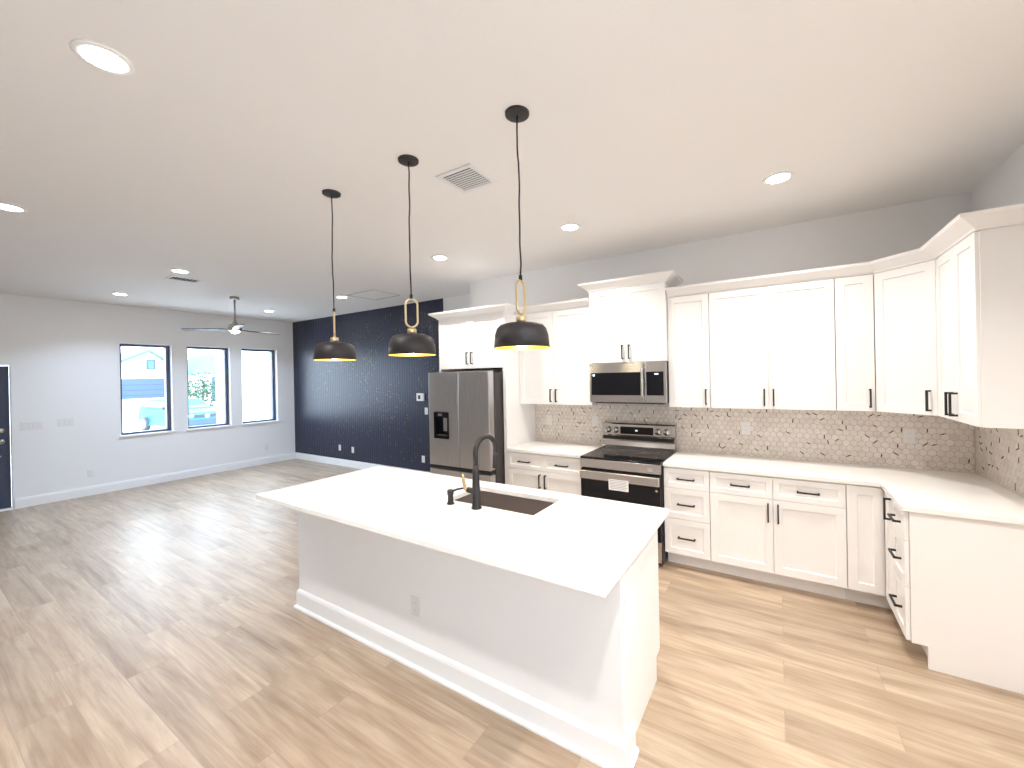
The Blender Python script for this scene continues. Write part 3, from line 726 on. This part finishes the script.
# ceiling vent with louvers
def vent(label, x0, x1, y0, y1, nsl, tilt=-36):
    t = thing('ceiling_vent', label, 'vent', ((x0+x1)/2, (y0+y1)/2, H)); a, b_ = (x1-x0)/2, (y1-y0)/2
    MB().slab((-a, a), (-b_, b_), [(-a+.03, a-.03, -b_+.03, b_-.03)], -.010, -.0005).build('frame', 'vent', t, bevel=.003)
    MB().box(-a+.03, a-.03, -b_+.03, b_-.03, -.0015, -.0006).build('duct_shade', 'blackhole', t)  # thin dark sheet, its colour stands for the shade inside the opening
    for k in range(nsl):
        u = (k+.5)/nsl*2-1
        mt = Matrix.Translation((0, u*(b_-.036), -.009)) @ Matrix.Rotation(math.radians(tilt), 4, 'X')
        MB().box(-a+.031, a-.031, -.0046, .0046, -.0008, .0008, M4=mt).build('louver', 'vent', t)
vent('square white louvered ceiling vent between the pendants and the kitchen lights', -.205, .085, -2.375, -2.095, 9)
vent('small ceiling vent beside a recessed light, out over the living area', -4.70, -4.47, -2.40, -2.08, 7, 60)
t = thing('attic_hatch', 'rectangular attic hatch with a thin frame in the ceiling by the navy wall', 'hatch', (-3.575, -.24, H))
MB().slab((-.33, .33), (-.27, .27), [(-.31, .31, -.25, .25)], -.008, -.0005).build('frame', 'vent', t)
MB().box(-.302, .302, -.242, .242, -.006, -.0008).build('panel', 'ceil', t)
MB().slab((-.309, .309), (-.249, .249), [(-.297, .297, -.237, .237)], -.007, -.0008).build('gap', 'darkgrey', t)

# ------------------------------------------------------------------ ceiling fan
fn = thing('ceiling_fan', 'dark three-blade ceiling fan with a small light over the living area', 'ceiling fan', (-5.33, -1.386, H))
MB().lathe([(0, -.042), (.058, -.042), (.062, -.036), (.062, 0), (0, 0)]).build('canopy', 'nickel', fn)
MB().lathe([(0, -.04), (.0125, -.04), (.0125, -.375), (0, -.375)]).build('downrod', 'nickel', fn)
MB().lathe([(0, -.355), (.018, -.356), (.03, -.39), (.05, -.415), (.082, -.42), (.088, -.43), (.088, -.505), (.08, -.515), (0, -.515)]).build('motor', 'nickel', fn)
MB().lathe([(0, -.552), (.03, -.545), (.05, -.535), (.056, -.5155), (0, -.5155)]).build('light_lens', 'lens', fn)
for k in range(3):
    a = math.radians(222+120*k)
    mt = Matrix.Rotation(a, 4, 'Z') @ Matrix.Translation((0, 0, -.497)) @ Matrix.Rotation(math.radians(12), 4, 'X')
    MB().prism([(.075, -.03), (.15, -.05), (.3, -.062), (.68, -.055), (.71, -.04), (.71, .04), (.68, .055), (.3, .062), (.15, .05), (.075, .03)], -.004, .004, mt).build('blade', 'blade', fn)

# ------------------------------------------------------------------ outside the windows
ZG = -.5
o = struct(MB().box(-90, LX-.2, -60, 60, ZG-.2, ZG).build('ground', 'concrete'))
struct(MB().box(W+.2, 30, -40, 30, ZG-.2, ZG).build('ground', 'concrete'))
# the garage wing of this house, seen through the second and third window
mb = MB().box(-12.05, LX-.201, .9, 1.25, ZG, 3.2)
o = struct(mb.build('wall_exterior', 'stucco'))
for z in (1.80, 1.13): MB().box(-12.06, LX-.21, .885, .899, z-.02, z+.02).build('band', 'vent', o)

# car
def make_car(loc, rz):
    t = thing('car', 'turquoise hatchback parked outside the windows', 'car', loc, rz)
    # local: forward = -y, right = +x when looking from behind... body extruded across x
    def shell(prof, hwf, mats, name, parent=t, bev=.05):
        mb = MB(); bm = mb.bm; L_ = []; R2 = []
        for y, z in prof: h_ = hwf(y, z); L_.append(bm.verts.new((-h_, y, z))); R2.append(bm.verts.new((h_, y, z)))
        n = len(prof); fs = [bm.faces.new(L_), bm.faces.new(R2[::-1])]
        for i in range(n): fs.append(bm.faces.new((L_[i], R2[i], R2[(i+1) % n], L_[(i+1) % n])))
        bmesh.ops.recalc_face_normals(bm, faces=fs)
        return mb.build(name, mats, parent, bevel=bev)
    body = [(-2.05, .32), (-2.12, .50), (-2.08, .72), (-1.95, .86), (-1.0, 1.0), (-.9, 1.02), (1.7, 1.04), (2.02, .98), (2.1, .7), (2.06, .34), (1.75, .24), (-1.75, .22)]
    shell(body, lambda y, z: .9-(.12 if abs(y) > 1.9 else 0), 'car', 'body', bev=.07)
    shell([(-1.0, 1.0), (-.25, 1.44), (.2, 1.5), (1.1, 1.48), (1.75, 1.2), (1.9, 1.02)], lambda y, z: .86-(z-1)*.38, 'car', 'roof', bev=.05)
    shell([(-.93, 1.045), (-.26, 1.425), (-.24, 1.40), (-.9, 1.01)], lambda y, z: .80-(z-1)*.33, 'carglass', 'windshield', bev=0)
    for s in (-1, 1):
        mb = MB().prism([(-.62, 1.07), (-.16, 1.37), (.95, 1.38), (1.4, 1.1)], -.005, .005, Matrix.Translation((s*.80, 0, 0)) @ Matrix(((0, 0, 1, 0), (1, 0, 0, 0), (0, 1, 0, 0), (0, 0, 0, 1))))
        bmesh.ops.transform(mb.bm, matrix=Matrix.Translation((s*.80, 0, 1.22)) @ Matrix.Rotation(-s*.36, 4, 'Y') @ Matrix.Translation((-s*.78, 0, -1.22)), verts=mb.bm.verts[:])
        mb.build('side_window', 'carglass', t)
        mb = MB().box(s*.88, s*1.05, -.72, -.58, 1.02, 1.15); mb.build('mirror', 'cardark', t, bevel=.03)
        for y in (-1.32, 1.3):
            R9 = Matrix.Translation((s*.82, y, .32)) @ Matrix.Rotation(s*PI/2, 4, 'Y')
            wh = MB().lathe([(.21, -.1), (.30, -.1), (.32, -.07), (.32, .07), (.30, .1), (.21, .1)], M4=R9).build('wheel', 'tyre', t)
            mb = MB().lathe([(0, .06), (.04, .07), (.05, .06), (.19, .065), (.21, .1), (.21, -.1), (0, -.1)], M4=R9); mb.build('rim', 'alloy', wh)
        MB().box(s*.50, s*.80, -2.09, -1.98, .66, .78).build('headlight', 'alloy', t, bevel=.03)
    MB().box(-.52, .52, -2.115, -2.05, .62, .78).build('grille', 'cardark', t, bevel=.02)
    MB().box(-.74, .74, -2.15, -2.0, .30, .56).build('bumper', 'bumper', t, bevel=.04)
    MB().lathe([(.075, 0), (.09, 0), (.09, .02), (.075, .02), (.075, 0)], M4=Matrix.Translation((0, -2.115, .70)) @ Matrix.Rotation(PI/2, 4, 'X')).lathe([(0, 0), (.06, 0), (.06, .015), (0, .015)], M4=Matrix.Translation((0, -2.115, .70)) @ Matrix.Rotation(PI/2, 4, 'X')).build('emblem', 'trim', t)
    return t
make_car((-22.84, 3.54, ZG), math.radians(98))

# house across the street
hs = thing('neighbor_house', 'pale house across the street with a blue garage door and gabled roof', 'house', (-53, 12, ZG))
def hb(x0, x1, y0, y1, z0, z1, name, m_, parent=hs, bevel=0): return MB().box(x0+53, x1+53, y0-12, y1-12, z0-ZG, z1-ZG).build(name, m_, parent, bevel=bevel)
hb(-60, -52, 1.5, 13, ZG, 2.9, 'wall', 'stucco')
gd = hb(-51.99, -51.9, 5.0, 12.6, .3, 2.27, 'garage_door', 'gdoor')
for z in (.62, 1.14, 1.66): hb(-51.899, -51.88, 5.0, 12.6, z-.02, z+.02, 'seam', 'cardark', gd)
mt = Matrix(((0, 0, 1, 0), (1, 0, 0, 0), (0, 1, 0, 0), (0, 0, 0, 1)))
MB().prism([(6.5-12, 2.89-ZG), (13-12, 2.89-ZG), (10.4-12, 4.9-ZG)], -7, 1.0, mt).build('gable', 'stucco', hs)
MB().prism([(6.2-12, 2.66-ZG), (10.4-12, 4.92-ZG), (13.2-12, 2.9-ZG), (13.2-12, 3.15-ZG), (10.4-12, 5.2-ZG), (6.2-12, 2.95-ZG)], -7.4, 1.4, mt).build('roof', 'roof', hs)
gv = hb(-51.99, -51.9, 10.15, 10.85, 3.15, 4.2, 'gable_window', 'gdoor'); hb(-51.899, -51.88, 10.3, 10.7, 3.25, 4.05, 'pane', 'carglass', gv)
# second house behind the tree
h2 = thing('neighbor_house', 'house with a pale green hipped roof behind the tree, seen through the middle window', 'house', (-50, 18, ZG))
MB().box(-6, 3, -4.2, 4, 0, 3.2).build('wall', 'stucco', h2)
MB().prism([(-4.5, 3.1), (-.6, 3.0), (4.8, 3.1), (.3, 5.4), (-2.5, 5.4)], -7, 4, mt).build('roof', 'roof', h2)
MB().box(3.01, 3.1, -4.2, -1.5, .3, 2.8).build('garage_door', 'gdoor', h2)

def tree(label, x, y, h, r, seed, n=40):
    t = thing('tree', label, 'tree', (x, y, ZG)); rr = random.Random(seed)
    MB().tube([(0, 0, 0), (.05, .03, h*.35), (.0, .08, h*.6), (.1, 0, h*.85)], [.13, .10, .08, .03], 8).build('trunk', 'bark', t)
    mb = MB()
    for k in range(n*28):
        a = rr.uniform(0, 2*PI); u = rr.random()**.45; e = rr.uniform(-.9, 1)
        p = Vector((r*u*math.cos(a)*math.sqrt(max(0, 1-e*e)), r*u*math.sin(a)*math.sqrt(max(0, 1-e*e)), h*.5+e*u*h*.46))
        s = rr.uniform(.05, .11)
        q = [Vector((rr.uniform(-1, 1), rr.uniform(-1, 1), rr.uniform(-1, 1))).normalized()*s for _ in range(2)]
        vs = [mb.bm.verts.new(p+c) for c in (q[0], q[1], -q[0], -q[1])]; mb.bm.faces.new(vs)
    mb.build('foliage', 'leaf', t)
tree('leafy young tree behind the car, seen through the middle window', -33.5, 8.2, 3.1, 1.35, 4)
tree('tall leafy tree above the far roof, seen at the top of the middle window', -60, 22, 8.5, 3.2, 9)
